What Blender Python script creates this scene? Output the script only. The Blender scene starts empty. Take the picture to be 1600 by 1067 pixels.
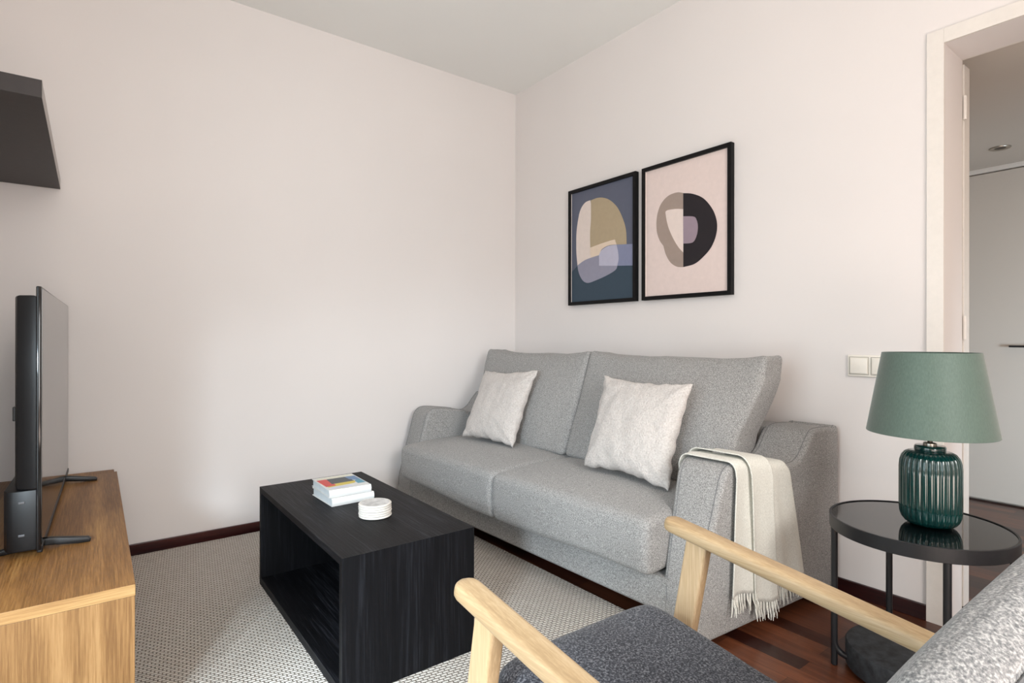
import bpy, bmesh, math, random
from mathutils import Vector, Matrix, noise
random.seed(7)
col = bpy.context.scene.collection
R = math.radians

# ------------------------------------------------------------------ materials
def new_mat(name):
    m = bpy.data.materials.new(name); m.use_nodes = True
    nt = m.node_tree; b = nt.nodes['Principled BSDF']
    return m, nt, b
def lin(c):
    return tuple(((v/255)/12.92 if v/255 <= .04045 else (((v/255)+.055)/1.055)**2.4) for v in c)+(1,)
def N(nt, t, **kw):
    n = nt.nodes.new(t)
    for k, v in kw.items(): setattr(n, k, v)
    return n
def coords(nt, scale=(1,1,1), rot=(0,0,0)):
    tc = N(nt,'ShaderNodeTexCoord'); mp = N(nt,'ShaderNodeMapping')
    mp.inputs['Scale'].default_value = scale; mp.inputs['Rotation'].default_value = rot
    nt.links.new(tc.outputs['Object'], mp.inputs['Vector']); return mp.outputs['Vector']
def ramp(nt, src, stops):
    r = N(nt,'ShaderNodeValToRGB'); e = r.color_ramp.elements
    while len(e) < len(stops): e.new(.5)
    for i,(p,c) in enumerate(stops): e[i].position = p; e[i].color = lin(c)
    nt.links.new(src, r.inputs['Fac']); return r.outputs['Color']
def bump(nt, b, src, strength, dist):
    n = N(nt,'ShaderNodeBump'); n.inputs['Strength'].default_value = strength; n.inputs['Distance'].default_value = dist
    nt.links.new(src, n.inputs['Height']); nt.links.new(n.outputs['Normal'], b.inputs['Normal'])
def noise_tex(nt, vec, scale, detail=4, rough=.6):
    n = N(nt,'ShaderNodeTexNoise'); n.inputs['Scale'].default_value = scale
    n.inputs['Detail'].default_value = detail; n.inputs['Roughness'].default_value = rough
    nt.links.new(vec, n.inputs['Vector']); return n.outputs['Fac']
def plain(name, c, rough=.5, metal=0, spec=.5, coat=0, var=.0):
    m, nt, b = new_mat(name)
    b.inputs['Base Color'].default_value = lin(c); b.inputs['Roughness'].default_value = rough
    b.inputs['Metallic'].default_value = metal; b.inputs['Specular IOR Level'].default_value = spec
    b.inputs['Coat Weight'].default_value = coat
    if var:
        f = noise_tex(nt, coords(nt), 40, 3)
        c1 = tuple(max(0,v*(1-var)) for v in c); c2 = tuple(min(255,v*(1+var)) for v in c)
        nt.links.new(ramp(nt, f, [(.3,c1),(.7,c2)]), b.inputs['Base Color'])
    return m
def wall_mat(name, c):
    m, nt, b = new_mat(name); v = coords(nt)
    f = noise_tex(nt, v, 1.3, 2, .5)
    nt.links.new(ramp(nt, f, [(.3,tuple(x*.985 for x in c)),(.7,c)]), b.inputs['Base Color'])
    b.inputs['Roughness'].default_value = .75; b.inputs['Specular IOR Level'].default_value = .25
    bump(nt, b, noise_tex(nt, v, 160, 3), .06, .002); return m
def fabric(name, dark, mid, light, scale=420, bs=.5, dist=.002, weave=(1,1,1)):
    m, nt, b = new_mat(name); v = coords(nt, weave)
    f = noise_tex(nt, v, scale, 2.5, .65)
    nt.links.new(ramp(nt, f, [(.33,dark),(.5,mid),(.67,light)]), b.inputs['Base Color'])
    b.inputs['Roughness'].default_value = .95; b.inputs['Specular IOR Level'].default_value = .12
    b.inputs['Sheen Weight'].default_value = .12; b.inputs['Sheen Roughness'].default_value = .5
    bump(nt, b, f, bs, dist); return m
def wood(name, c1, c2, c3, axis='y', rough=.42, fine=70, bs=.12, spec=.4, ring=5.):
    rw = .07 if 'black' in name else .16
    m, nt, b = new_mat(name)
    st = {'x':(.08,1,1),'y':(1,.08,1),'z':(1,1,.08)}[axis]
    v = coords(nt, st)
    big = noise_tex(nt, v, ring, 3, .55)
    w = N(nt,'ShaderNodeMath', operation='MULTIPLY'); w.inputs[1].default_value = 22; nt.links.new(big, w.inputs[0])
    s = N(nt,'ShaderNodeMath', operation='SINE'); nt.links.new(w.outputs[0], s.inputs[0])
    st2 = {'x':(.03,1,1),'y':(1,.03,1),'z':(1,1,.03)}[axis]
    fi = noise_tex(nt, coords(nt, st2), fine*4, 4, .7)
    a = N(nt,'ShaderNodeMath', operation='MULTIPLY_ADD'); a.inputs[1].default_value = rw; nt.links.new(s.outputs[0], a.inputs[0]); nt.links.new(fi, a.inputs[2])
    nt.links.new(ramp(nt, a.outputs[0], [(.28,c1),(.52,c2),(.75,c3)]), b.inputs['Base Color'])
    b.inputs['Roughness'].default_value = rough; b.inputs['Specular IOR Level'].default_value = spec
    bump(nt, b, a.outputs[0], bs, .002); return m

M = {}
M['wall'] = wall_mat('wall_paint', (229,223,220))
M['ceil'] = wall_mat('ceiling_paint', (236,236,233))
M['trimw'] = plain('white_lacquer', (226,220,213), .4, spec=.4, var=.01)
M['corrwall'] = wall_mat('hall_paint', (205,196,186))
M['base'] = wood('mahogany_skirting', (34,12,12),(54,20,18),(74,30,24),'y',.3)
M['basex'] = wood('mahogany_skirting_x', (34,12,12),(54,20,18),(74,30,24),'x',.3)
M['oak'] = wood('oak_top', (118,80,40),(152,108,60),(174,132,78),'y',.42)
M['oakend'] = wood('oak_end', (110,76,40),(138,101,60),(158,121,78),'z',.5)
M['oakedge'] = wood('oak_edge', (142,104,62),(164,127,80),(180,146,98),'x',.5)
M['oakchair'] = wood('pale_oak', (160,134,100),(178,152,116),(192,168,134),'y',.42, bs=.06)
M['oakleg'] = wood('pale_oak_leg', (172,144,108),(190,162,126),(206,180,146),'z',.42, bs=.06)
M['blackwood'] = wood('black_stained_oak', (7,7,9),(16,16,19),(48,48,53),'y',.55, fine=42, bs=.6, spec=.15, ring=7.)
M['blackwoodz'] = wood('black_stained_oak_z', (7,7,9),(12,12,15),(31,32,36),'z',.55, fine=40, bs=.35, spec=.15, ring=7.)
M['sofa'] = fabric('grey_heather', (108,107,106),(146,144,142),(180,178,175), 300)
M['seam'] = plain('grey_seam', (112,112,113), .9)
M['pillow'] = fabric('white_boucle', (186,178,173),(200,193,188),(210,204,199), 150, .9, .006)
M['throw'] = fabric('pale_throw', (194,192,183),(210,208,199),(222,220,212), 500, .3, .001, (1,.4,.4))
M['chairseat'] = fabric('charcoal_heather', (34,36,42),(66,68,75),(122,124,130), 260, .5, .002)
M['chairback'] = fabric('charcoal_heather_lit', (92,93,95),(130,130,130),(172,171,169), 300, .6, .002)  # same cloth as the seat, colour lightened for window light on the back
M['blackmetal'] = plain('black_powder_coat', (22,23,26), .42, .0, .45, var=.08)
M['dustyblack'] = plain('dusty_black', (40,42,45), .6, 0, .3, var=.35)
M['blackplastic'] = plain('black_plastic', (13,13,15), .42, 0, .4, var=.05)
M['slot'] = plain('slot_metal',(96,98,102),.35,.6)
M['gap'] = plain('rocker_gap',(150,144,132),.6)
M['gloss'] = plain('black_gloss', (9,9,11), .12, 0, .5, var=.05)
M['screen'] = plain('tv_screen', (10,10,11), .1, 0, .9)
M['rubber'] = plain('rubber', (12,12,12), .8)
M['glassblack'] = plain('black_glass', (8,9,11), .03, 0, .9)
M['frame'] = plain('black_frame', (11,10,11), .5, 0, .2, var=.05)
M['inner_lit'] = plain('lit_inner_side', (226,216,208), .8)  # white stands in for light caught on the frame's inner side
M['shelf'] = plain('black_brown_foil', (46,39,37), .5, 0, .35, var=.06)
M['shelfsheen'] = plain('foil_front_sheen', (128,118,110), .3, 0, .6, var=.04)  # paler than the board: reflection of the bright wall painted into the colour
M['brass'] = plain('brushed_steel', (178,172,162), .3, 1)
M['darkmetal'] = plain('dark_bronze', (60,54,48), .35, 1)
M['cream_plastic'] = plain('cream_plastic', (236,230,220), .35, 0, .3, var=.01)
M['ceramic'] = plain('green_glaze', (6,48,46), .1, 0, .5, .6, var=.06)
M['coaster'] = plain('white_stone', (214,208,200), .55, var=.03)
M['coastertop'] = plain('grey_marble', (188,186,184), .5, var=.12)
M['paper'] = plain('book_pages', (206,210,212), .85, var=.02)
M['cover'] = plain('white_cover', (214,214,212), .5, var=.01)
M['grille'] = plain('dark_lamp_recess', (70,62,54), .5)
def flat(name, c, rough=.55): return plain(name, c, rough, 0, .3, var=.012)

def shade_mat():
    m, nt, b = new_mat('teal_shade')
    f = noise_tex(nt, coords(nt,(1,1,.12)), 500, 3)
    nt.links.new(ramp(nt, f, [(.3,(72,90,81)),(.7,(86,104,95))]), b.inputs['Base Color'])
    b.inputs['Roughness'].default_value = .55; b.inputs['Specular IOR Level'].default_value = .4
    b.inputs['Sheen Weight'].default_value = .3; bump(nt, b, f, .15, .001); return m
M['shade'] = shade_mat()
M['shadein'] = plain('shade_lining', (190,196,190), .8)

def floor_mat():
    m, nt, b = new_mat('mahogany_parquet')
    v = coords(nt, (1,1,1), (0,0,R(90)))
    br = N(nt,'ShaderNodeTexBrick'); nt.links.new(v, br.inputs['Vector'])
    br.offset = .43
    for k,x in (('Scale',1),('Mortar Size',.0006),('Brick Width',.42),('Row Height',.068),('Bias',-.1)): br.inputs[k].default_value = x
    br.inputs['Color1'].default_value = lin((50,22,16)); br.inputs['Color2'].default_value = lin((122,72,48)); br.inputs['Mortar'].default_value = lin((24,10,8))
    g = noise_tex(nt, coords(nt,(1,.06,1)), 60, 5, .6)
    mx = N(nt,'ShaderNodeMix', data_type='RGBA', blend_type='MULTIPLY'); mx.inputs[0].default_value = .75
    nt.links.new(br.outputs['Color'], mx.inputs[6]); nt.links.new(ramp(nt, g, [(.3,(150,140,136)),(.7,(255,250,245))]), mx.inputs[7])
    nt.links.new(mx.outputs[2], b.inputs['Base Color'])
    b.inputs['Roughness'].default_value = .28; b.inputs['Specular IOR Level'].default_value = .4
    bump(nt, b, g, .05, .002); return m
M['floor'] = floor_mat()

def rug_mat():
    m, nt, b = new_mat('woven_rug')
    v = coords(nt, (1,1,1), (0,0,R(8)))
    br = N(nt,'ShaderNodeTexBrick'); nt.links.new(v, br.inputs['Vector']); br.offset = .5
    for k,x in (('Scale',1),('Mortar Size',.0032),('Mortar Smooth',1.),('Brick Width',.021),('Row Height',.0115)): br.inputs[k].default_value = x
    br.inputs['Color1'].default_value = lin((238,232,224)); br.inputs['Color2'].default_value = lin((226,219,210)); br.inputs['Mortar'].default_value = lin((158,149,139))
    g = noise_tex(nt, coords(nt), 260, 3)
    mx = N(nt,'ShaderNodeMix', data_type='RGBA', blend_type='MULTIPLY'); mx.inputs[0].default_value = .6
    nt.links.new(br.outputs['Color'], mx.inputs[6]); nt.links.new(ramp(nt, g, [(.3,(190,186,182)),(.7,(255,255,255))]), mx.inputs[7])
    nt.links.new(mx.outputs[2], b.inputs['Base Color'])
    b.inputs['Roughness'].default_value = .95; b.inputs['Specular IOR Level'].default_value = .15
    inv = N(nt,'ShaderNodeMath', operation='SUBTRACT'); inv.inputs[0].default_value = 1; nt.links.new(br.outputs['Fac'], inv.inputs[1])
    bump(nt, b, inv.outputs[0], .8, .006); return m
M['rug'] = rug_mat()
def pane_mat():
    m = bpy.data.materials.new('window_pane'); m.use_nodes = True; nt = m.node_tree; nt.nodes.clear()
    o = N(nt,'ShaderNodeOutputMaterial'); t = N(nt,'ShaderNodeBsdfTransparent'); g = N(nt,'ShaderNodeBsdfGlossy'); mx = N(nt,'ShaderNodeMixShader')
    g.inputs['Roughness'].default_value = .02; mx.inputs[0].default_value = .06
    nt.links.new(t.outputs[0], mx.inputs[1]); nt.links.new(g.outputs[0], mx.inputs[2]); nt.links.new(mx.outputs[0], o.inputs[0]); return m
M['pane'] = pane_mat()

# ------------------------------------------------------------------ builders
class B:
    """one mesh; world coordinates minus the thing's base"""
    def __init__(s, off=(0,0,0)): s.bm = bmesh.new(); s.off = Vector(off)
    def v(s, p): return s.bm.verts.new(Vector(p)-s.off)
    def box(s, x0,x1,y0,y1,z0,z1, bev=0, seg=2, mi=0):
        x0,x1 = sorted((x0,x1)); y0,y1 = sorted((y0,y1)); z0,z1 = sorted((z0,z1))
        vs = [s.v((x,y,z)) for x in (x0,x1) for y in (y0,y1) for z in (z0,z1)]
        fs = [s.bm.faces.new([vs[i] for i in q]) for q in ((0,1,3,2),(4,6,7,5),(0,4,5,1),(2,3,7,6),(0,2,6,4),(1,5,7,3))]
        for f in fs: f.material_index = mi
        if bev: bmesh.ops.bevel(s.bm, geom=list({e for f in fs for e in f.edges}), offset=bev, segments=seg, profile=.5, affect='EDGES')
        return s
    def prism(s, pts, axis, a, b, bev=0, seg=2, sharp=False):
        """pts: polygon in the two other axes; extruded along axis from a to b"""
        def P(p,t):
            return {'x':(t,p[0],p[1]),'y':(p[0],t,p[1]),'z':(p[0],p[1],t)}[axis]
        A = [s.v(P(p,a)) for p in pts]; C = [s.v(P(p,b)) for p in pts]; n = len(pts)
        fs = [s.bm.faces.new(A), s.bm.faces.new(C[::-1])]
        caps = [e for f in fs for e in f.edges]
        for i in range(n): fs.append(s.bm.faces.new([A[i],C[i],C[(i+1)%n],A[(i+1)%n]][::-1]))
        bmesh.ops.recalc_face_normals(s.bm, faces=fs)
        if bev: bmesh.ops.bevel(s.bm, geom=caps, offset=bev, segments=seg, profile=.5, affect='EDGES')
        return s
    def tube(s, pts, r, n=12, cap=True):
        pts = [Vector(p) for p in pts]; rings = []
        rs = r if isinstance(r,(list,tuple)) else [r]*len(pts)
        t0 = (pts[1]-pts[0]).normalized(); up = Vector((0,0,1)) if abs(t0.z) < .9 else Vector((1,0,0))
        nx = t0.cross(up).normalized()
        for i,p in enumerate(pts):
            t = (pts[min(i+1,len(pts)-1)]-pts[max(i-1,0)]).normalized()
            nx = (nx-t*nx.dot(t)).normalized(); ny = t.cross(nx)
            rings.append([s.v(p+(nx*math.cos(2*math.pi*k/n)+ny*math.sin(2*math.pi*k/n))*rs[i]) for k in range(n)])
        for a,b in zip(rings,rings[1:]):
            for k in range(n): s.bm.faces.new([a[k],a[(k+1)%n],b[(k+1)%n],b[k]])
        if cap: s.bm.faces.new(rings[0][::-1]); s.bm.faces.new(rings[-1])
        return s
    def lathe(s, prof, c, n=64, mod=None, close=True):
        rings = []
        for r,z in prof:
            rings.append([s.v((c[0]+(rr:=r*(mod(2*math.pi*k/n,r,z) if mod else 1))*math.cos(2*math.pi*k/n), c[1]+rr*math.sin(2*math.pi*k/n), c[2]+z)) for k in range(n)])
        for a,b in zip(rings,rings[1:]):
            for k in range(n): s.bm.faces.new([a[k],a[(k+1)%n],b[(k+1)%n],b[k]])
        if close: s.bm.faces.new(rings[0][::-1]); s.bm.faces.new(rings[-1])
        return s
    def grid(s, P, mi=0):
        V = [[s.v(p) for p in row] for row in P]
        for i in range(len(V)-1):
            for j in range(len(V[0])-1):
                s.bm.faces.new([V[i][j],V[i+1][j],V[i+1][j+1],V[i][j+1]]).material_index = mi
        return V
    def soft(s, fn, half, r, n=26, bulge=(0,0,0), wob=0, seed=0):
        """soft-edged block mapped through fn (block coords -> world)"""
        def tt(i):
            t = 2*i/n-1; return math.copysign(1-(1-abs(t))**1.7, t)
        hx,hy,hz = half; cache = {}
        def pt(a):
            key = tuple(round(x,5) for x in a)
            if key in cache: return cache[key]
            q = Vector((a[0]*hx,a[1]*hy,a[2]*hz))
            inn = Vector([max(-(h-r),min(h-r,c)) for c,h in zip(q,half)]); d = q-inn
            if d.length > 1e-9: q = inn+d.normalized()*r
            u,v,w = a; o = q.copy()
            if abs(u) > .999: o.x += math.copysign(bulge[0],u)*(1-v*v)*(1-w*w)
            if abs(v) > .999: o.y += math.copysign(bulge[1],v)*(1-u*u)*(1-w*w)
            if abs(w) > .999: o.z += math.copysign(bulge[2],w)*(1-u*u)*(1-v*v)
            if wob:
                k = Vector((o.x*5+seed*3.1,o.y*5,o.z*5)); o += noise.noise_vector(k)*wob + noise.noise_vector(k*3)*wob*.3
            cache[key] = s.v(fn(o)); return cache[key]
        for ax in range(3):
            for sg in (-1,1):
                for i in range(n):
                    for j in range(n):
                        q = []
                        for di,dj in ((0,0),(1,0),(1,1),(0,1)):
                            a = [0,0,0]; a[ax] = sg; a[(ax+1)%3] = tt(i+di); a[(ax+2)%3] = tt(j+dj); q.append(pt(a))
                        if sg < 0: q = q[::-1]
                        s.bm.faces.new(q)
        return s
    def obj(s, name, mats, parent=None, smooth=False, solid=0, angle=35):
        bmesh.ops.remove_doubles(s.bm, verts=s.bm.verts, dist=1e-6)
        me = bpy.data.meshes.new(name); s.bm.to_mesh(me); s.bm.free()
        for m in (mats if isinstance(mats,(list,tuple)) else [mats]): me.materials.append(m)
        if smooth:
            for p in me.polygons: p.use_smooth = True
            if smooth != 'all': me.set_sharp_from_angle(angle=R(angle))
        o = bpy.data.objects.new(name, me); col.objects.link(o)
        if parent: o.parent = parent
        if solid:
            md = o.modifiers.new('thickness','SOLIDIFY'); md.thickness = solid; md.offset = 0
        return o
def thing(name, label, cat, loc, rz=0, group=None):
    o = bpy.data.objects.new(name, None); col.objects.link(o)
    o.location = loc; o.rotation_euler = (0,0,rz); o.empty_display_size = .1
    o['label'] = label; o['category'] = cat
    if group: o['group'] = group
    return o
def tag(o, label, cat, group=None):
    o['label'] = label; o['category'] = cat
    if group: o['group'] = group
    return o
def struct(o): o['kind'] = 'structure'; return o
def lab(o, t): o['label'] = t; return o
def smoothpoly(pts, corners=(), sub=5):
    """closed Catmull-Rom through pts; indices in corners stay sharp"""
    n = len(pts); out = []
    for i in range(n):
        p0,p1,p2,p3 = pts[i-1],pts[i],pts[(i+1)%n],pts[(i+2)%n]
        if i in corners: p0 = p1
        if (i+1)%n in corners: p3 = p2
        for k in range(sub):
            t = k/sub
            out.append(tuple(.5*((2*b)+(c-a)*t+(2*a-5*b+4*c-d)*t*t+(3*b-a-3*c+d)*t**3) for a,b,c,d in zip(p0,p1,p2,p3)))
    return out

# ------------------------------------------------------------------ the room
H = 2.767; WX = -2.80; WY = -4.9; OY0,OY1,OH = -2.522,-3.37,2.074; T = .19
struct(B().box(WX-.2,2.3,WY-.2,.2,-.08,0).obj('floor', M['floor']))
struct(B().box(WX-.2,T,WY-.2,.2,H,H+.1).obj('ceiling', M['ceil']))
struct(B().box(WX-.2,T,0,.2,0,H).obj('wall_back', M['wall']))
w = B(); w.box(0,T,OY0,0,0,H); w.box(0,T,OY1,OY0,OH,H); w.box(0,T,WY,OY1,0,H)
struct(w.obj('wall_right', M['wall']))
W0,W1,WH = -3.10,-1.62,2.25
w = B(); w.box(WX-.2,WX,W1,0,0,H); w.box(WX-.2,WX,WY,W0,0,H); w.box(WX-.2,WX,W0,W1,WH,H)
struct(w.obj('wall_left', M['wall']))
struct(B().box(WX-.2,T,WY-.2,WY,0,H).obj('wall_front', M['wall']))
wf = B()
for y in (W0,-2.36,W1): wf.box(WX-.14,WX-.08,y-.035 if y>W0 else y,y+.035 if y<W1 else y,0,WH)
for z0,z1 in ((0,.09),(WH-.07,WH),(.95,1.0)): wf.box(WX-.135,WX-.085,W0,W1,z0,z1)
wf = struct(wf.obj('window_1', M['trimw']))
B().box(WX-.115,WX-.111,W0+.02,W1-.02,.05,WH-.03).obj('pane', M['pane'], wf)
# skirting
struct(B().box(WX,-.0,-.013,0,0,.05,.002).obj('baseboard_back', M['basex']))
w = B(); w.box(-.013,0,-2.471,-.014,0,.056,.002); w.box(-.013,0,WY,OY1-.051,0,.056,.002)
struct(w.obj('baseboard_right', M['base']))
# doorway lining and casing
w = B()
w.box(-.012,0,OY0,OY0+.051,0,OH+.051,.001); w.box(-.012,0,OY1-.051,OY1,0,OH+.051,.001); w.box(-.012,0,OY1,OY0,OH,OH+.051,.001)
w.box(T,T+.012,OY0,OY0+.05,0,OH+.05,.001); w.box(T,T+.012,OY1,OY0,OH,OH+.05,.001)
struct(w.obj('trim_1', M['trimw']))
# door leaf folded back against the far side of the wall
d = B().box(T+.02,T+.085,OY0-.003,OY0+.82,.008,OH-.012,.002).obj('door_1', M['trimw']); struct(d)
hg = B()
for z in (1.02,1.85,.22): hg.tube([(T+.016,OY0-.006,z),(T+.016,OY0-.006,z+.09)],.006,10)
hg.obj('hinge', M['trimw'], d, True)
# hall beyond the doorway
CX = 2.08; CH = 2.10
struct(B().box(T,2.3,WY,-.9,CH,CH+.1).obj('ceiling', M['corrwall']))
struct(B().box(CX+.03,CX+.2,WY,-.9,0,CH).obj('wall_hall_far', M['corrwall']))
struct(B().box(T,2.3,-.9,-.7,0,CH).obj('wall_hall_end', M['corrwall']))
struct(B().box(T,2.3,WY-.2,WY,0,CH).obj('wall_hall_near', M['corrwall']))
struct(B().box(CX-.01,CX+.03,WY,-.9,2.072,CH,.002).obj('trim_2', M['trimw']))
d = B()
d.box(CX,CX+.03,-2.95,-1.45,.012,2.065,.002); struct(d := d.obj('door_2', M['corrwall']))
h = B(); h.box(CX-.035,CX-.025,-2.47,-2.285,.972,.984,.002); h.box(CX-.026,CX,-2.31,-2.30,.973,.983); h.box(CX-.026,CX,-2.455,-2.445,.973,.983)
h.obj('door_handle', M['blackmetal'], d)
d = B(); d.box(CX,CX+.03,-4.6,-2.955,.012,2.065,.002); struct(d.obj('door_3', M['corrwall']))
c = (1.66,-2.325,CH)
t = thing('ceiling_light','small round recessed light in the lower ceiling beyond the doorway','ceiling light', c)
B(c).lathe([(.026,-.001),(.026,-.004),(.046,-.006),(.048,-.003),(.048,-.0005)], c, 40).obj('trim_ring', M['brass'], t, True)
B(c).lathe([(.0255,-.0012),(.0255,-.003)], c, 32).obj('lens', M['grille'], t)

# ------------------------------------------------------------------ rug
def rug():
    b = B((-1.8,-1.2,0)); P = []
    nx,ny = 2,2
    b.box(-2.79,-.845,-3.55,-.045,.0005,.011,.004,3)
    o = b.obj('rug', M['rug'], None, True); o.location = (-1.8,-1.2,0); o.rotation_euler.z = R(.9)
    tag(o,'flat woven beige rug with a basket texture under the coffee table','rug')
rug()

# ------------------------------------------------------------------ sofa (own frame: x to the wall, y along it; base at the rear of the right arm)
SL = 2.15; SB = (-.006,-2.180,0); SR = R(2.0)
sofa = thing('sofa','grey heathered fabric two seat sofa with angled arms against the wall','sofa', SB, SR)
ARM = [(-.015,.035),(-.01,.3),(-.012,.64),(-.03,.662),(-.10,.672),(-.185,.672),(-.215,.660),(-.245,.63),(-.285,.585),(-.33,.562),(-.40,.563),(-.50,.577),(-.60,.593),(-.68,.603),(-.725,.602),(-.755,.585),(-.775,.55),(-.80,.46),(-.832,.35),(-.858,.25),(-.872,.19),(-.874,.10),(-.868,.05),(-.855,.03)]
def arm(y0,y1,prof):
    pts = smoothpoly(prof, (0,1,len(prof)-1), 2)
    b = B().prism([(p[0],p[1]) for p in pts],'y',y0,y1,.016,4)
    for v in b.bm.verts: v.co.y = taper(v.co.x,v.co.y,v.co.z)
    return b
def taper(x,y,z=.3):
    """both arms narrow towards the front; the right one leans in at the bottom"""
    k = max(0,-x)/.87; zz = min(1,z/.6)
    if y < SL/2:
        t = y/.205; return y+k*((.100-.034*zz)*(1-t)+(.010+.034*zz)*t)
    y2 = SL-y; return SL-(y2+k*(.020*(1-y2/.205)-.008*(y2/.205)))
AW = .205
for y0,outer in ((.0,True),(SL-AW,False)):
    pr = ARM if outer else [(x-.085*max(0,min(1,(x+.46)/.06,(-.10-x)/.07)),z) for x,z in ARM]
    a = arm(y0,y0+AW,pr).obj('armrest', M['sofa'], sofa, True, angle=50)
    # stitched seam loops just inside the arm's two side faces
    for yy in (y0+.022,y0+AW-.022):
        sm = B(); line = [(p[0]-.0003*(1 if p[0]<-.4 else -1),taper(p[0],yy,p[1]),p[1]+.0004) for p in smoothpoly(pr,(0,1,len(ARM)-1),2)[3:-6]]
        sm.tube(line,.0013,6).obj('piping', M['seam'], a, True)
    for x in (-.70,-.10):
        B().lathe([(.022,.0),(.026,.006),(.026,.04)],(x,taper(x,y0+AW/2),.0),20).obj('foot', M['rubber'], sofa, True)
# plinth and back frame
b = B(); b.prism([(-.02,.085),(-.855,.085),(-.872,.10),(-.872,.215),(-.02,.215)],'y',AW-.002,SL-AW+.002); b.obj('base_frame', M['sofa'], sofa, True)
b = B(); b.prism([(-.012,.2),(-.03,.66),(-.20,.66),(-.33,.2)],'y',AW-.002,SL-AW+.002,.01); b.obj('back_frame', M['sofa'], sofa, True)
# seat cushions
sy0,sy1 = AW+.026,SL-AW; sw = (sy1-sy0)/2
for k in range(2):
    cy = sy0+sw*(k+.5)
    def f(o, cy=cy):
        x = -.60+o.x; z = .330+o.z; y = cy+o.y
        fr = max(0,min(1,(-o.x/.335)))
        z -= .012*fr**3
        z += .012*max(0,min(1,-o.z/.1))*math.sin(y*4.2)*max(0,fr)**4
        return (x-.012*math.sin((z-.2)/.24*math.pi)*(fr**3), y, z)
    B().soft(f,(.345,sw/2-.0004,.100),.030,30,(.0,.0,.020),.003,k).obj('seat_cushion', M['sofa'], sofa, 'all')
# back cushions
for k,(y0,y1) in enumerate(((.150,1.094),(1.102,1.985))):
    cy = (y0+y1)/2; hw = (y1-y0)/2
    def f(o, cy=cy, hw=hw, k=k):
        t = (o.z+.265)/.53
        wsc = .85+.15*min(1,max(0,(t-.40)/.40))
        y = cy+o.y*(wsc if (o.y < 0) == (k == 0) else 1)
        u = abs(o.y/hw)
        z = .432+t*.515
        z += (.026*u**5-.014)*max(0,t-.5)*2
        x = -.395+.165*t-o.x*(1.0-.30*t)
        x = x - .012*(1-u*u)*math.sin(math.pi*min(1,max(0,t)))
        return (x,y,z)
    B().soft(lambda o,f=f: f(o),(.105,hw,.265),.026,32,(.050,.010,.002),.007,k+5).obj('back_cushion', M['sofa'], sofa, 'all')

# ------------------------------------------------------------------ scatter cushions
def scatter(label, bl, br, tl, tr, seed, th=.075):
    bl,br,tl,tr = map(Vector,(bl,br,tl,tr)); c = (bl+br+tl+tr)/4; n = (br-bl).cross(tl-bl).normalized()
    base = Vector(((bl.x+br.x)/2,(bl.y+br.y)/2,min(bl.z,br.z)))
    t = thing('throw_pillow', label, 'cushion', base, 0, 'pale scatter cushions on the sofa')
    b = B(base); NN = 44
    def pos(i,j,sg):
        u = 2*i/NN-1; v = 2*j/NN-1
        u2 = math.copysign(1-(1-abs(u))**1.35,u); v2 = math.copysign(1-(1-abs(v))**1.35,v)
        pu = u2*(1-.095*(1-v2*v2)*abs(u2)**2); pv = v2*(1-.095*(1-u2*u2)*abs(v2)**2)
        e = max(abs(u2),abs(v2))
        a,d = (pu+1)/2,(pv+1)/2
        p = bl*(1-a)*(1-d)+br*a*(1-d)+tl*(1-a)*d+tr*a*d
        h = th*(max(0,(1-u2*u2))*max(0,(1-v2*v2)))**.42*(1-.15*v2)
        k = Vector((u2*2.2+seed,v2*2.2,seed*.7))
        rim = min(1,(1-e)*9)
        wr = noise.noise(k*1.4)*.005+noise.noise(k*3.3)*.003+noise.noise(k*9)*.0014
        # corner creases
        cr = abs(u2*v2)**2; wr += cr*.006*math.sin(9*math.atan2(1.02-abs(v2),1.02-abs(u2)))
        p = p+n*(sg*h+sg*wr*rim)
        p += noise.noise_vector(k*2.5)*.008*(1-rim*.6)
        return p
    b.grid([[pos(i,j,1) for j in range(NN+1)] for i in range(NN+1)])
    b.grid([[pos(i,j,-1) for j in range(NN+1)][::-1] for i in range(NN+1)])
    bmesh.ops.remove_doubles(b.bm, verts=b.bm.verts, dist=1e-5)
    bmesh.ops.recalc_face_normals(b.bm, faces=b.bm.faces)
    b.obj('cover', M['pillow'], t, 'all')
scatter('cream square cushion at the far left end of the grey sofa, nearest the corner',
        (-.72,-.442,.458),(-.675,-.865,.452),(-.52,-.385,.826),(-.505,-.865,.852),1.3,.060)
scatter('larger cream crinkled cushion on the right seat beside the draped throw',
        (-.70,-1.415,.463),(-.70,-1.862,.450),(-.505,-1.358,.850),(-.51,-1.838,.842),4.1,.066)

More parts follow.
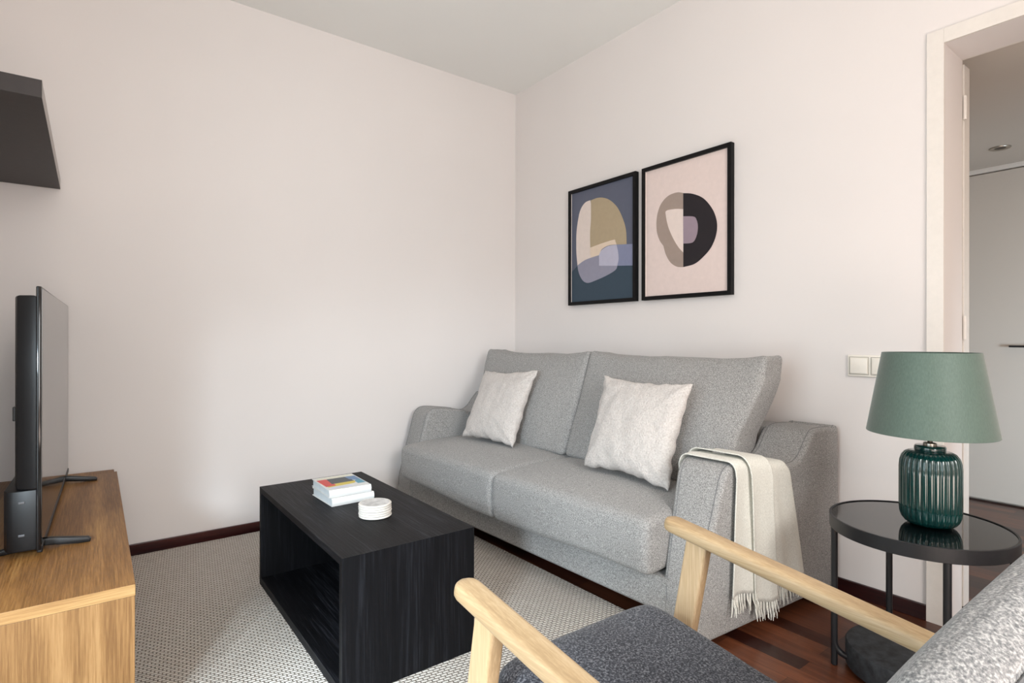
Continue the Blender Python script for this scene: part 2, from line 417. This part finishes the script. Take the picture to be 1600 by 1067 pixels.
# ------------------------------------------------------------------ throw over the right arm (sofa frame)
thr = thing('throw_blanket','pale grey fringed throw draped over the right arm of the sofa','blanket', SB, SR)
prof = smoothpoly(ARM,(0,1,len(ARM)-1),2)
top = [p for p in prof if p[1] > .5]
def armtop(x):
    best = None
    for a,b in zip(top,top[1:]):
        lo,hi = sorted((a[0],b[0]))
        if lo <= x <= hi and hi > lo:
            z = a[1]+(b[1]-a[1])*(x-a[0])/(b[0]-a[0]); best = z if best is None else max(best,z)
    return best if best is not None else .56
def path(x, zend, off, drop):
    """(y,z) points over the arm from its inner side to the hem outside"""
    zt = armtop(x); q = .020; r = q+off; yi = AW+off; yo = -off
    P = []
    for k in range(5): P.append((yi, zt-drop+(drop-q)*k/4))
    for k in range(1,9):
        a = math.pi/2*k/8; P.append((AW-q+r*math.cos(a), zt-q+r*math.sin(a)))
    for k in range(1,6): P.append((AW-q-(AW-2*q)*k/6, zt+off))
    for k in range(0,9):
        a = math.pi/2+math.pi/2*k/8; P.append((q+r*math.cos(a), zt-q+r*math.sin(a)))
    zs = zt-q
    for k in range(1,27): P.append((yo, zs+(zend-zs)*k/26))
    return P
cl = B(); fr = B()
panels = [  # x range at the top, x range at the hem, hem height, offset, folds
    (-.735,-.640,-.722,-.592,.155,.013,1,.004),
    (-.675,-.545,-.602,-.477,.105,.024,1,.006),
    (-.590,-.420,-.492,-.285,.135,.012,2,.006)]
for pi,(a0,a1,h0,h1,zend,off,nf,amp) in enumerate(panels):
    NX = 30; rows = []
    for i in range(NX+1):
        t = i/NX; base = path(a0+(a1-a0)*t, zend+.006*math.sin(t*5+pi), off, (.09,.035,.023)[pi])
        row = []
        for j,(y,z) in enumerate(base):
            s = j/(len(base)-1); sh = max(0,(s-.45)/.55)
            x = (a0+(a1-a0)*t)*(1-sh)+(h0+(h1-h0)*t)*sh
            edge = math.exp(-((t)/.10)**2)+math.exp(-((1-t)/.10)**2)
            w = amp*math.sin(t*math.pi*2*nf+pi+s*2)*(.3+sh)+.005*edge+.003*noise.noise(Vector((x*9,s*4,pi)))
            if 5 <= j <= 26: w *= .5
            w = max(w,-off*.4)
            # outward direction of the path at this point
            j0,j1 = max(0,j-1),min(len(base)-1,j+1)
            dy,dz = base[j1][0]-base[j0][0],base[j1][1]-base[j0][1]; L = math.hypot(dy,dz) or 1
            ny,nz = dz/L,-dy/L
            if j < 5: ny,nz = 1,0
            if pi < 2 or True:
                ny,nz = (ny,nz) if (ny*(y-AW/2)+nz*(z-.4)) > 0 else (-ny,-nz)
            row.append((x,taper(x,y+ny*w,z+nz*w),z+nz*w))
        rows.append(row)
    if pi == 2: rows = [r_[14:] for r_ in rows]
    cl.grid(rows)
    for k in range(int(abs(h1-h0)/.0065)):      # knotted fringe tassels
        t = (k+.5)/(abs(h1-h0)/.0065); e = rows[min(NX,int(t*NX))][-1]
        p = Vector(e); L = .058+random.uniform(-.012,.012); dx = random.uniform(-.012,.012); dy = random.uniform(-.010,.002)
        fr.tube([p+Vector((0,0,.002)), p+Vector((dx*.2,dy*.2,-L*.35)), p+Vector((dx*.8,dy,-L*.7)), p+Vector((dx*1.1+random.uniform(-.004,.004),dy*1.3,-L))],[.0022,.0026,.0022,.0012],5)
cl.obj('cloth', M['throw'], thr, 'all', .0035)
o = fr.obj('fringe', M['throw'], thr, True); o['kind'] = 'stuff'

# ------------------------------------------------------------------ coffee table
X0,X1,Y0,Y1,ZT,ZB = -1.872,-1.436,-1.664,-.718,.41,.0115
ct = thing('coffee_table','black stained oak open box coffee table standing on the rug','coffee table',((X0+X1)/2,(Y0+Y1)/2,ZB)); bo = tuple(ct.location)
th = .022
B(bo).prism([(Y0,ZT),(Y1,ZT),(Y1-th,ZT-th),(Y0+th,ZT-th)],'x',X0,X1).obj('top_panel', M['blackwood'], ct)
B(bo).box(X0,X1,Y0+th,Y1-th,ZB,ZB+.03,.001).obj('bottom_panel', M['blackwood'], ct)
for y,t_ in ((Y0,th),(Y1,-th)): B(bo).prism([(y,ZT),(y,ZB),(y+t_,ZB),(y+t_,ZT-th)],'x',X0,X1).obj('side_panel', M['blackwoodz'], ct)
B(bo).box(X1-.03,X1-.012,Y0+th,Y1-th,ZB+.03,ZT-th).obj('back_panel', M['blackwoodz'], ct)

# ------------------------------------------------------------------ books
def quad_mesh_book(label, name_cov, x0,x1,y0,y1,z0,h, rz, art=None):
    c = ((x0+x1)/2,(y0+y1)/2,z0); t = thing('book', label, 'book', c, R(rz), 'books stacked on the coffee table')
    hx,hy = (x1-x0)/2,(y1-y0)/2
    # pages with a rounded fore edge on the far side, spine toward -y
    B().box(-hx+.004,hx-.003,-hy+.003,hy-.004,.0022,h-.0022,.0008).obj('pages', M['paper'], t)
    cv = B(); cv.box(-hx,hx,-hy,hy,0,.0022,.0006); cv.box(-hx,hx,-hy,hy,h-.0022,h,.0006)
    sp = [(-hy-.001,0)]+[(-hy-.001-.005*math.sin(math.pi*k/8),h*k/8) for k in range(1,8)]+[(-hy-.001,h),(-hy+.002,h),(-hy+.002,0)]
    cv.prism(sp,'x',-hx,hx)
    mats = [M['cover']]
    if art:
        for k,(colr,poly) in enumerate(art):
            mats.append(flat('print_'+str(k),colr))
            f = cv.bm.faces.new([cv.v(((u*2-1)*hx,(v*2-1)*hy,h+.0003+.00004*k)) for u,v in poly]); f.material_index = k+1
    cv.obj('cover', mats, t)
quad_mesh_book('thick white paperback at the bottom of the two books on the coffee table','b',-1.735,-1.572,-1.172,-.972,.4105,.030,2)
def rct(a,b,c,d): return [(a,c),(b,c),(b,d),(a,d)]
quad_mesh_book('white book with a red, grey, yellow and blue printed cover lying on the other book','t',-1.737,-1.578,-1.168,-.962,.4412,.028,-1,
    [((214,212,196),rct(.08,.95,.80,.95)),((200,84,80),[(.05,.26),(.30,.26),(.26,.80),(.03,.80)]),((84,88,90),[(.24,.40),(.80,.40),(.74,.80),(.27,.80)]),
     ((206,186,92),[(.08,.20),(.72,.26),(.86,.42),(.30,.40),(.28,.27),(.08,.26)]),((110,136,170),[(.74,.58),(.97,.30),(.97,.80),(.72,.80)]),((96,150,170),[(.78,.20),(.97,.20),(.97,.50),(.80,.42)]),((205,208,226),rct(.10,.60,.08,.16))])

# ------------------------------------------------------------------ coasters
cn = ['topmost of the stack','second from the top of the stack','third from the top of the stack','third from the bottom of the stack','second from the bottom of the stack','lowest of the stack, lying on the table']
src = None
for k in range(6):
    z = .4105+.0078*(5-k); lb = 'white round stone coaster, '+cn[k]+(' beside the books' if k < 5 else '')
    loc = (-1.645+random.uniform(-.001,.001),-1.36+random.uniform(-.001,.001),z)
    if src is None:
        src = thing('coaster', lb, 'coaster', loc, 0, 'stacked coasters on the coffee table')
        B().lathe([(.0485,0),(.0530,.0010),(.0555,.0026),(.0555,.0050),(.0530,.0066),(.0500,.0075),(.0485,.0068)],(0,0,0),56).obj('disc', M['coaster'], src, True)
        B().lathe([(.0485,.0066),(.0485,.0070)],(0,0,0),48).obj('inlay', M['coastertop'], src)
    else:
        r = src.copy(); col.objects.link(r); r.location = loc; r['label'] = lb; r.rotation_euler = (0,0,k*1.1)
        for ch in src.children:
            q = ch.copy(); col.objects.link(q); q.parent = r

# ------------------------------------------------------------------ TV stand
SX1,SX0,SY0,SY1,SZ = -2.3325,-2.736,-1.528,-.0165,.416
ts = thing('tv_stand','oak veneer television bench along the left side of the room','tv stand',((SX0+SX1)/2,(SY0+SY1)/2,.0115), R(-.30)); so = tuple(ts.location); ts.location.x -= .004
b = B(so); b.box(SX0,SX1,SY0,SY1-.055,SZ-.028,SZ,.001)
for f in b.bm.faces:
    if f.normal.y < -.9: f.material_index = 1
b.obj('top_panel', [M['oak'],M['oakedge']], ts)
lab(B(so).box(SX0,SX1-.010,SY1-.054,SY1,SZ-.028,SZ,.001).obj('cable_strip', M['oak'], ts),'narrow oak strip at the wall end')
B(so).box(SX0,SX1-.001,SY0+.001,SY0+.022,.0115,SZ-.0285,.001).obj('side_panel', M['oakend'], ts)
B(so).box(SX0,SX1-.001,SY1-.06,SY1-.04,.0115,SZ-.0285,.001).obj('side_panel', M['oakend'], ts)
B(so).box(SX0,SX1-.03,SY0+.023,SY1-.061,.06,.08).obj('bottom_panel', M['oakend'], ts)
B(so).box(SX0,SX0+.01,SY0+.023,SY1-.061,.08,SZ-.03).obj('back_panel', M['oakend'], ts)
dw = (SY1-SY0-.06)/2
for k in range(2):
    d = B(so).box(SX1-.022,SX1-.002,SY0+.025+k*dw*.97,SY0+.02+(k+1)*dw*.97,.05,SZ-.034,.001).obj('door', M['oakend'], ts)
    B(so).box(SX1-.003,SX1+.008,SY0+.55+k*.25,SY0+.57+k*.25,.20,.26,.002).obj('handle', M['oakedge'], d)

# ------------------------------------------------------------------ television
tl = (-2.5285,-.597,SZ+.0008); tv = thing('television','flat black television on two splayed feet on the oak bench','television', tl, R(-1.45))
hw = .575
b = B(); b.box(-.006,.006,-hw,hw,.019,.747,.003,2)
b.obj('bezel', M['gloss'], tv, True)
B().box(.0052,.0067,-hw+.007,hw-.007,.036,.741).obj('screen', M['screen'], tv)
lab(B().box(-.004,.0085,-hw+.002,hw-.002,.012,.030,.003,2).obj('bottom_bar', M['blackplastic'], tv),'thin dark strip along the lower edge')
b = B(); b.prism([(-.006,-hw+.010),(-.020,-hw+.012),(-.048,-hw+.028),(-.055,-hw+.06),(-.055,hw-.06),(-.048,hw-.03),(-.006,hw-.010)],'z',.185,.722,.006,2)
b.obj('back_shell', M['blackplastic'], tv, True)
b = B(); b.prism([(-.006,-hw+.014),(-.054,-hw+.014),(-.068,-hw+.022),(-.077,-hw+.05),(-.077,hw-.05),(-.062,hw-.016),(-.006,hw-.014)],'z',.018,.185,.004,2)
bk = b.obj('electronics_housing', M['blackplastic'], tv, True)
for z in (.06,.15): B().box(-.044,-.030,-hw+.0125,-hw+.016,z,z+.006,.001).obj('slot', M['slot'], bk)
B().box(-.063,-.0552,-hw+.08,-hw+.11,.37,.41,.002).obj('cable_clip', M['blackplastic'], tv)
for y,s in ((-.495,1),(.385,-1)):
    b = B()
    b.prism([(-.012,.030),(-.012,.012),(.085,.0),(.112,.0),(.114,.008),(.108,.014),(.02,.030)],'y',y-.010,y+.010,.003)
    b.prism([(.012,.030),(.012,.010),(-.085,.0),(-.108,.0),(-.108,.010),(-.02,.030)],'y',y-.010,y+.010,.003)
    b.obj('foot', M['blackplastic'], tv, True)

# ------------------------------------------------------------------ wall shelf
sh = thing('wall_shelf','dark brown floating shelf board high on the left wall','shelf',(WX,-.63,1.70)); so = tuple(sh.location)
b = B(so); b.box(WX+.001,-2.536,-1.187,-.012,1.678,1.727,.0008)
for f in b.bm.faces:
    if f.normal.x > .9: f.material_index = 1
b.obj('board', [M['shelf'],M['shelfsheen']], sh)
for y in (-1.0,-.2): B(so).box(WX,WX+.012,y-.03,y+.03,1.665,1.679,.001).obj('bracket', M['blackmetal'], sh)

# ------------------------------------------------------------------ framed prints
def picture(label, ya,yb,z0,z1, bg, shapes):
    t = thing('framed_picture', label, 'picture', (0,(ya+yb)/2,z0), 0, 'abstract prints above the sofa'); o = tuple(t.location)
    b = B(o); fw,dp = .020,.030
    for a in ((ya-fw,ya,z0,z1),(yb,yb+fw,z0,z1)): b.box(-dp,-.002,a[0],a[1],a[2],a[3],.0008)
    b.box(-dp,-.002,yb+fw,ya-fw,z0,z0+fw,.0008); b.box(-dp,-.002,yb+fw,ya-fw,z1-fw,z1,.0008)
    b.obj('frame', M['frame'], t)
    b = B(o); mats = [flat('print_paper',bg)]
    b.box(-.017,-.003,yb+fw,ya-fw,z0+fw,z1-fw)
    for k,(c,poly) in enumerate(shapes):
        mats.append(flat('ink',c)); x = -.0175-.0003*k
        f = b.bm.faces.new([b.v((x,y,z)) for y,z in poly]); f.material_index = k+1
        if f.normal.x > 0: f.normal_flip()
    pr = b.obj('print', mats, t)
    b = B(o); b.box(-.0215,-.003,ya-fw-.001,ya-fw,z0+fw,z1-fw); b.obj('lit_frame_side', M['inner_lit'], t)  # pale strip painted for the lit inner side of the frame
ya,yb,z0,z1 = -.587,-1.131,1.230,1.948
white = [(-.771,1.859),(-.725,1.852),(-.685,1.815),(-.662,1.746),(-.65,1.666),(-.65,1.559),(-.66,1.476),(-.72,1.5),(-.782,1.511),(-.843,1.518),(-.864,1.548),(-.917,1.565),(-.983,1.563),(-.973,1.584),(-.963,1.593),(-.875,1.586),(-.771,1.572),(-.769,1.664),(-.776,1.743),(-.777,1.822)]
tan = [(-.776,1.857),(-.831,1.861),(-.885,1.85),(-.937,1.823),(-.988,1.775),(-1.028,1.707),(-1.053,1.636),(-1.058,1.553),(-.983,1.562),(-.973,1.584),(-.963,1.593),(-.875,1.586),(-.771,1.572),(-.769,1.664),(-.776,1.743)]
cream = [(-.771,1.572),(-.875,1.586),(-.963,1.593),(-.973,1.584),(-.983,1.563),(-.917,1.565),(-.864,1.548),(-.843,1.518),(-.782,1.511),(-.77,1.536)]
glav = [(-.66,1.476),(-.72,1.5),(-.782,1.511),(-.845,1.518),(-.845,1.455),(-.989,1.44),(-.974,1.417),(-.907,1.392),(-.821,1.371),(-.755,1.36),(-.715,1.373),(-.686,1.404),(-.668,1.442)]
plav = [(-.845,1.518),(-.864,1.544),(-.917,1.562),(-.983,1.562),(-.994,1.524),(-.999,1.478),(-.989,1.44),(-.845,1.455)]
peri = [(-.983,1.562),(-1.110,1.549),(-1.110,1.429),(-.989,1.44),(-.999,1.478),(-.994,1.524)]
teal = [(-.607,1.440),(-.66,1.474),(-.668,1.442),(-.686,1.404),(-.715,1.373),(-.755,1.36),(-.821,1.371),(-.907,1.392),(-.974,1.417),(-.989,1.44),(-1.110,1.429),(-1.110,1.251),(-.607,1.251)]
picture('black framed abstract print on slate blue with white, tan and lavender rounded shapes', ya,yb,z0,z1,(92,96,112),[
    ((56,72,86),smoothpoly(teal,(0,1,9,10,11,12))),((222,208,200),smoothpoly(white,(0,6,12,16))),((174,157,130),smoothpoly(tan,(0,7,8,12))),
    ((224,204,184),smoothpoly(cream,(0,4,7))),((146,145,162),smoothpoly(glav,(0,3,4,5))),((184,182,200),smoothpoly(plav,(0,3,6,7))),((130,135,162),smoothpoly(peri,(0,1,2,3)))])
taupe = [(-1.434,1.765),(-1.393,1.776),(-1.336,1.767),(-1.29,1.729),(-1.267,1.666),(-1.267,1.599),(-1.284,1.548),(-1.311,1.511),(-1.325,1.467),(-1.354,1.421),(-1.393,1.394),(-1.435,1.387),(-1.435,1.461),(-1.404,1.494),(-1.371,1.545),(-1.342,1.606),(-1.327,1.665),(-1.328,1.693),(-1.382,1.693),(-1.434,1.683)]
inner = [(-1.328,1.691),(-1.382,1.691),(-1.434,1.683),(-1.435,1.461),(-1.404,1.494),(-1.371,1.545),(-1.342,1.606),(-1.327,1.665)]
black = [(-1.434,1.764),(-1.49,1.749),(-1.552,1.714),(-1.602,1.652),(-1.626,1.587),(-1.623,1.526),(-1.597,1.469),(-1.552,1.426),(-1.501,1.396),(-1.435,1.387),(-1.435,1.507),(-1.49,1.505),(-1.513,1.534),(-1.521,1.577),(-1.513,1.615),(-1.495,1.634),(-1.434,1.646)]
mauve = [(-1.434,1.646),(-1.495,1.634),(-1.513,1.615),(-1.521,1.577),(-1.513,1.534),(-1.49,1.505),(-1.435,1.507)]
picture('black framed abstract print on pale pink with a half taupe, half black ring', -1.174,-1.708,1.230,1.948,(224,206,200),[
    ((160,143,133),smoothpoly(taupe,(0,7,11,12,19))),((228,212,204),smoothpoly(inner,(0,2,3))),((36,31,35),smoothpoly(black,(0,9,10,16))),((152,135,146),smoothpoly(mauve,(0,6)))])

# ------------------------------------------------------------------ light switch
t = thing('light_switch','cream double light switch plate on the wall behind the lamp','light switch',(0,-2.285,.915)); o = tuple(t.location)
B(o).box(-.009,-.0005,-2.363,-2.206,.873,.958,.003,3).obj('plate', M['cream_plastic'], t, True)
for a in (-2.216,-2.293): B(o).box(-.014,-.009,a-.063,a,.884,.947,.003,3).obj('rocker', M['cream_plastic'], t, True)
b = B(o); 
for a in (-2.213,-2.290):
    for q in ((a-.069,a,.8805,.882),(a-.069,a,.9490,.9505)): b.box(-.0098,-.0088,*q)
    for q in ((a-.0695,a-.068,.881,.95),(a-.001,a+.0005,.881,.95)): b.box(-.0098,-.0088,*q)
lab(b.obj('rocker_gap', M['gap'], t),'dark outline around the rockers')

# ------------------------------------------------------------------ side table
C = (-.492,-2.592,0); RT = .226; ZTT = .485
st = thing('side_table','round black metal side table with a dark glass top beside the sofa','side table', C)
b = B(C); b.lathe([(RT-.006,ZTT-.010),(RT-.006,ZTT),(RT-.001,ZTT),(RT,ZTT-.001),(RT,ZTT-.037),(RT-.001,ZTT-.038),(RT-.006,ZTT-.038),(RT-.006,ZTT-.020)],C,112,close=False)
b.obj('top_rim', M['blackmetal'], st, True)
lab(B(C).lathe([(RT-.0065,ZTT-.010),(RT-.0065,ZTT-.0025)],C,112).obj('glass_top', M['glassblack'], st),'dark reflective glass disc')
for a in (110,38,214,275):
    a = R(a); dx,dy = math.cos(a),math.sin(a); r = RT-.014; P = [(C[0]+dx*r,C[1]+dy*r,ZTT-.03)]
    P.append((C[0]+dx*r,C[1]+dy*r,.075))
    for k in range(1,9):
        q = math.pi/2*k/8; P.append((C[0]+dx*(r-.04*(1-math.cos(q))),C[1]+dy*(r-.04*(1-math.cos(q))),.075-.04*math.sin(q)))
    P.append((C[0]+dx*.155,C[1]+dy*.155,.035))
    l = B(C).tube(P,.0095,14).obj('leg', M['blackmetal'], st, True)
    B(C).lathe([(.007,0),(.0095,.003),(.0095,.07)],(C[0]+dx*r,C[1]+dy*r,0),14).obj('foot', M['blackmetal'], l, True)
lab(B(C).lathe([(.156,.012),(.166,.016),(.166,.078),(.162,.084),(.156,.0855)],(C[0]+.030,C[1]+.030,0),80).obj('base_disc', M['dustyblack'], st, True),'thick dusty black round base')

# ------------------------------------------------------------------ table lamp
LB = (-.482,-2.619,ZTT-.0022)
lp = thing('table_lamp','table lamp with ribbed dark green ceramic base and teal shade','lamp', LB)
z0 = LB[2]
nr = 30
def rib(a,r,z): return 1-.050*(1-abs(math.sin(a*nr/2)))**1.6 if .004 < z < .213 else 1
pf = [(.042,.0),(.052,.003),(.062,.008),(.0695,.018),(.0740,.032),(.0755,.05)]+[(.0757,.05+.115*k/8) for k in range(1,9)]+[(.0742,.182),(.0700,.197),(.0620,.208),(.053,.2125),(.041,.2140),(.0375,.2145)]
B(LB).lathe(pf,LB,300,rib).obj('lamp_base', M['ceramic'], lp, 'all')
B(LB).lathe([(.026,.212),(.037,.214),(.0385,.218),(.0385,.226),(.036,.230),(.018,.231)],LB,60).obj('collar', M['ceramic'], lp, True)
B(LB).lathe([(.0165,.2305),(.0165,.236),(.012,.238),(.006,.2385)],LB,40).obj('cap', M['brass'], lp, True)
B(LB).lathe([(.0065,.238),(.0065,.29),(.014,.292),(.014,.33),(.010,.331)],LB,24).obj('stem', M['darkmetal'], lp, True)
zb,zt_ = .7475-z0,.982-z0
sp = B(LB).lathe([(.157,zb),(.1576,zb+.001),(.1182,zt_),(.1174,zt_),(.1164,zt_),(.156,zb)],LB,96,close=False).obj('lamp_shade', M['shade'], lp, True)
rg = B(LB)
for k in range(3):
    a = R(120*k+20); rg.tube([(LB[0],LB[1],LB[2]+.325),(LB[0]+.131*math.cos(a),LB[1]+.131*math.sin(a),LB[2]+.36)],.0018,8)
rg.obj('shade_carrier', M['darkmetal'], lp, True)

# ------------------------------------------------------------------ armchair
AC = (-1.63,-2.66,.0115)
ch = thing('armchair','low armchair with pale oak arms, charcoal seat and back, the back painted paler as window-lit','armchair', AC)
def bar(name, p0, p1, w, h, mat, r=.008, wdir=None, ends=.0, wscale=None):
    """bar from p0 to p1, w across (x), h thick, rounded"""
    p0,p1 = Vector(p0),Vector(p1); t = (p1-p0).normalized(); x = Vector(wdir or (1,0,0)); x = (x-t*x.dot(t)).normalized(); n = x.cross(t)
    b = B(AC); L = (p1-p0).length; NS = 20
    def sec(s,k):
        sc = 1
        e = min(s*L,(1-s)*L)
        if ends and e < ends: sc = math.sqrt(max(0.02,1-((ends-e)/ends)**2))
        ww = w*(wscale(s) if wscale else 1)
        out = []
        for cx,cy,a0 in ((1,1,0),(-1,1,90),(-1,-1,180),(1,-1,270)):
            for q in range(5):
                a = R(a0+22.5*q); out.append(((ww/2*sc-min(r,ww/2*sc*.95))*cx+min(r,ww/2*sc*.95)*math.cos(a),(h/2-r)*cy*(.6+.4*sc)+r*math.sin(a)*(.6+.4*sc)))
        return out
    ss = [0,.004,.01,.02,.035,.05]+[.1+.8*k/10 for k in range(11)]+[.95,.97,.99,1]
    rings = [[b.v(p0+(p1-p0)*s+x*u+n*v) for u,v in sec(s,k)] for k,s in enumerate(ss)]
    m = len(rings[0])
    for a,c in zip(rings,rings[1:]):
        for k in range(m): b.bm.faces.new([a[k],a[(k+1)%m],c[(k+1)%m],c[k]])
    b.bm.faces.new(rings[0][::-1]); b.bm.faces.new(rings[-1])
    bmesh.ops.recalc_face_normals(b.bm, faces=b.bm.faces)
    return b.obj(name, mat, ch, True, angle=45)
XL,XR = -1.908,-1.336
for X in (XL,XR):
    bar('armrest',(X,-2.345,.588),(X+.006,-2.975,.505),.050,.030,M['oakchair'],.011,ends=.022)
    # front leg leaning forward, rear leg raked back
    bar('front_leg',(X,-2.435,.568),(X-.002,-2.335,.0185),.030,.052,M['oakleg'],.006)
    bar('rear_leg',(X+.002,-2.885,.505),(X,-3.02,.0195),.030,.046,M['oakleg'],.006)
    bar('side_rail',(X+(.01 if X==XL else -.01),-2.36,.335),(X+(.01 if X==XL else -.01),-2.94,.27),.022,.05,M['oakchair'],.005)
bar('front_rail',(XL+.012,-2.385,.325),(XR-.012,-2.385,.325),.022,.05,M['oakleg'],.005,wdir=(0,1,0))
bar('rear_rail',(XL+.012,-2.93,.275),(XR-.012,-2.93,.275),.022,.05,M['oakleg'],.005,wdir=(0,1,0))
def fs(o):
    y = -2.600-o.y*-1; s = (y+2.60)/.255
    x = -1.632+o.x*(1.0); z = .362+.028*s+o.z
    if s > .6: z -= .012*((s-.6)/.4)**2
    z += .010*max(0,s); y += .012*max(0,s); y -= .030*abs(o.x/.222)**7*max(0,s)
    return (x,y,z)
B(AC).soft(fs,(.222,.252,.042),.036,26,(0,.004,.012),.003,9).obj('seat_cushion', M['chairseat'], ch, 'all')
# backrest: front foot at y -2.83 z .40, top front edge at y -3.01 z .75
ax = Vector((0,-.185,.335)).normalized(); nn = Vector((0,-ax.z,ax.y)); nn = Vector((0,-ax.z,ax.y)) if ax.y > 0 else Vector((0,-ax.z,ax.y))
def fb(o):
    u = abs(o.x)/.262; p = Vector((-1.625,-2.862,.378))+Vector((o.x,0,0))+ax*(o.z+.230-(.5*(o.x-.045)**2*(o.z+.205)/.41))+nn*(o.y-.016)
    return p
bc = B(AC).soft(fb,(.262,.032,.205),.026,30,(.0,.012,.004),.003,3).obj('back_cushion', M['chairback'], ch, 'all')
pp = B(AC)
ring = []
for k in range(0,61):
    u = k/60; 
    # piping loop along the rear edge of the cushion top and sides
    if u < .3: q = (-.258,.024,-.18+(.205+.16)*u/.3)
    elif u < .7: q = (-.250+.50*(u-.3)/.4,.0255,.1985)
    else: q = (.258,.024,.185-(.365)*(u-.7)/.3)
    ring.append(fb(Vector(q)))
pp.tube(ring,.003,8).obj('piping', M['seam'], bc, True)
for X in (XL+.045,XR-.045):
    bar('back_post',(X,-2.93,.27),(X,-3.095,.66),.022,.030,M['oakleg'],.005)

# ------------------------------------------------------------------ light
def area(name, loc, rot, sx, sy, power, c=(1,1,1), spread=180):
    l = bpy.data.lights.new(name,'AREA'); l.shape = 'RECTANGLE'; l.size = sx; l.size_y = sy; l.energy = power; l.color = c; l.spread = R(spread)
    o = bpy.data.objects.new(name,l); col.objects.link(o); o.location = loc; o.rotation_euler = rot; return o
def aim(loc, to): return (Vector(to)-Vector(loc)).to_track_quat('-Z','Y').to_euler()
area('window_light',(WX-.30,-2.36,1.05),(0,R(-90),0),1.9,1.45,36,(.82,.95,1.0))
area('front_fill',(-2.2,WY+.05,1.5),aim((-2.2,WY+.05,1.5),(-1.35,0,1.35)),1.0,1.6,20,(.90,.97,1),90)
area('bounce_fill',(-2.0,-4.1,.25),(R(180),0,0),1.2,1.4,50,(1,.84,.74))  # added up-facing fill lamp, acts as bounce off a sunlit floor
area('low_fill',(-1.7,-4.7,1.9),aim((-1.7,-4.7,1.9),(-1.05,-2.3,.25)),.9,.9,8,(1,.98,.95),64)
area('low_sky_light',(-3.38,-3.10,1.15),aim((-3.38,-3.10,1.15),(-1.70,-1.30,-.15)),.34,.34,20,(.74,.89,1),66)
area('hall_fill',(1.1,-3.7,CH-.02),(0,0,0),.7,1.2,9,(1,.76,.55))  # unseen warm lamp added to brighten the closed hall
area('hall_low_fill',(.6,-4.6,.7),aim((.6,-4.6,.7),(2.05,-2.3,.4)),.8,.8,27,(.72,.88,1),100)  # unseen cool fill lamp added for the lower hall wall
wd = bpy.data.worlds.new('World'); bpy.context.scene.world = wd; wd.use_nodes = True
bg = wd.node_tree.nodes['Background']; bg.inputs[0].default_value = (.75,.87,1,1); bg.inputs[1].default_value = .5

# ------------------------------------------------------------------ camera
cam = bpy.data.cameras.new('Camera'); co = bpy.data.objects.new('Camera',cam); col.objects.link(co)
cam.sensor_width = 36; cam.lens = 873.4/1600*36; cam.clip_start = .02
cam.shift_y = -(533.5-529.45)/1600
yaw,roll = .6462,.0012
d = Vector((math.sin(yaw),math.cos(yaw),0)); r = Vector((math.cos(yaw),-math.sin(yaw),0)); u = Vector((0,0,1))
r,u = r*math.cos(roll)+u*math.sin(roll),-r*math.sin(roll)+u*math.cos(roll)
mw = Matrix.Identity(4)
for i in range(3): mw[i][0] = r[i]; mw[i][1] = u[i]; mw[i][2] = -d[i]
mw.translation = Vector((-2.4296,-3.1839,1.02)); co.matrix_world = mw
sc = bpy.context.scene; sc.camera = co
sc.view_settings.view_transform = 'Standard'; sc.view_settings.look = 'None'; sc.view_settings.exposure = 0
sc.cycles.max_bounces = 10; sc.cycles.diffuse_bounces = 6; sc.cycles.use_denoising = True
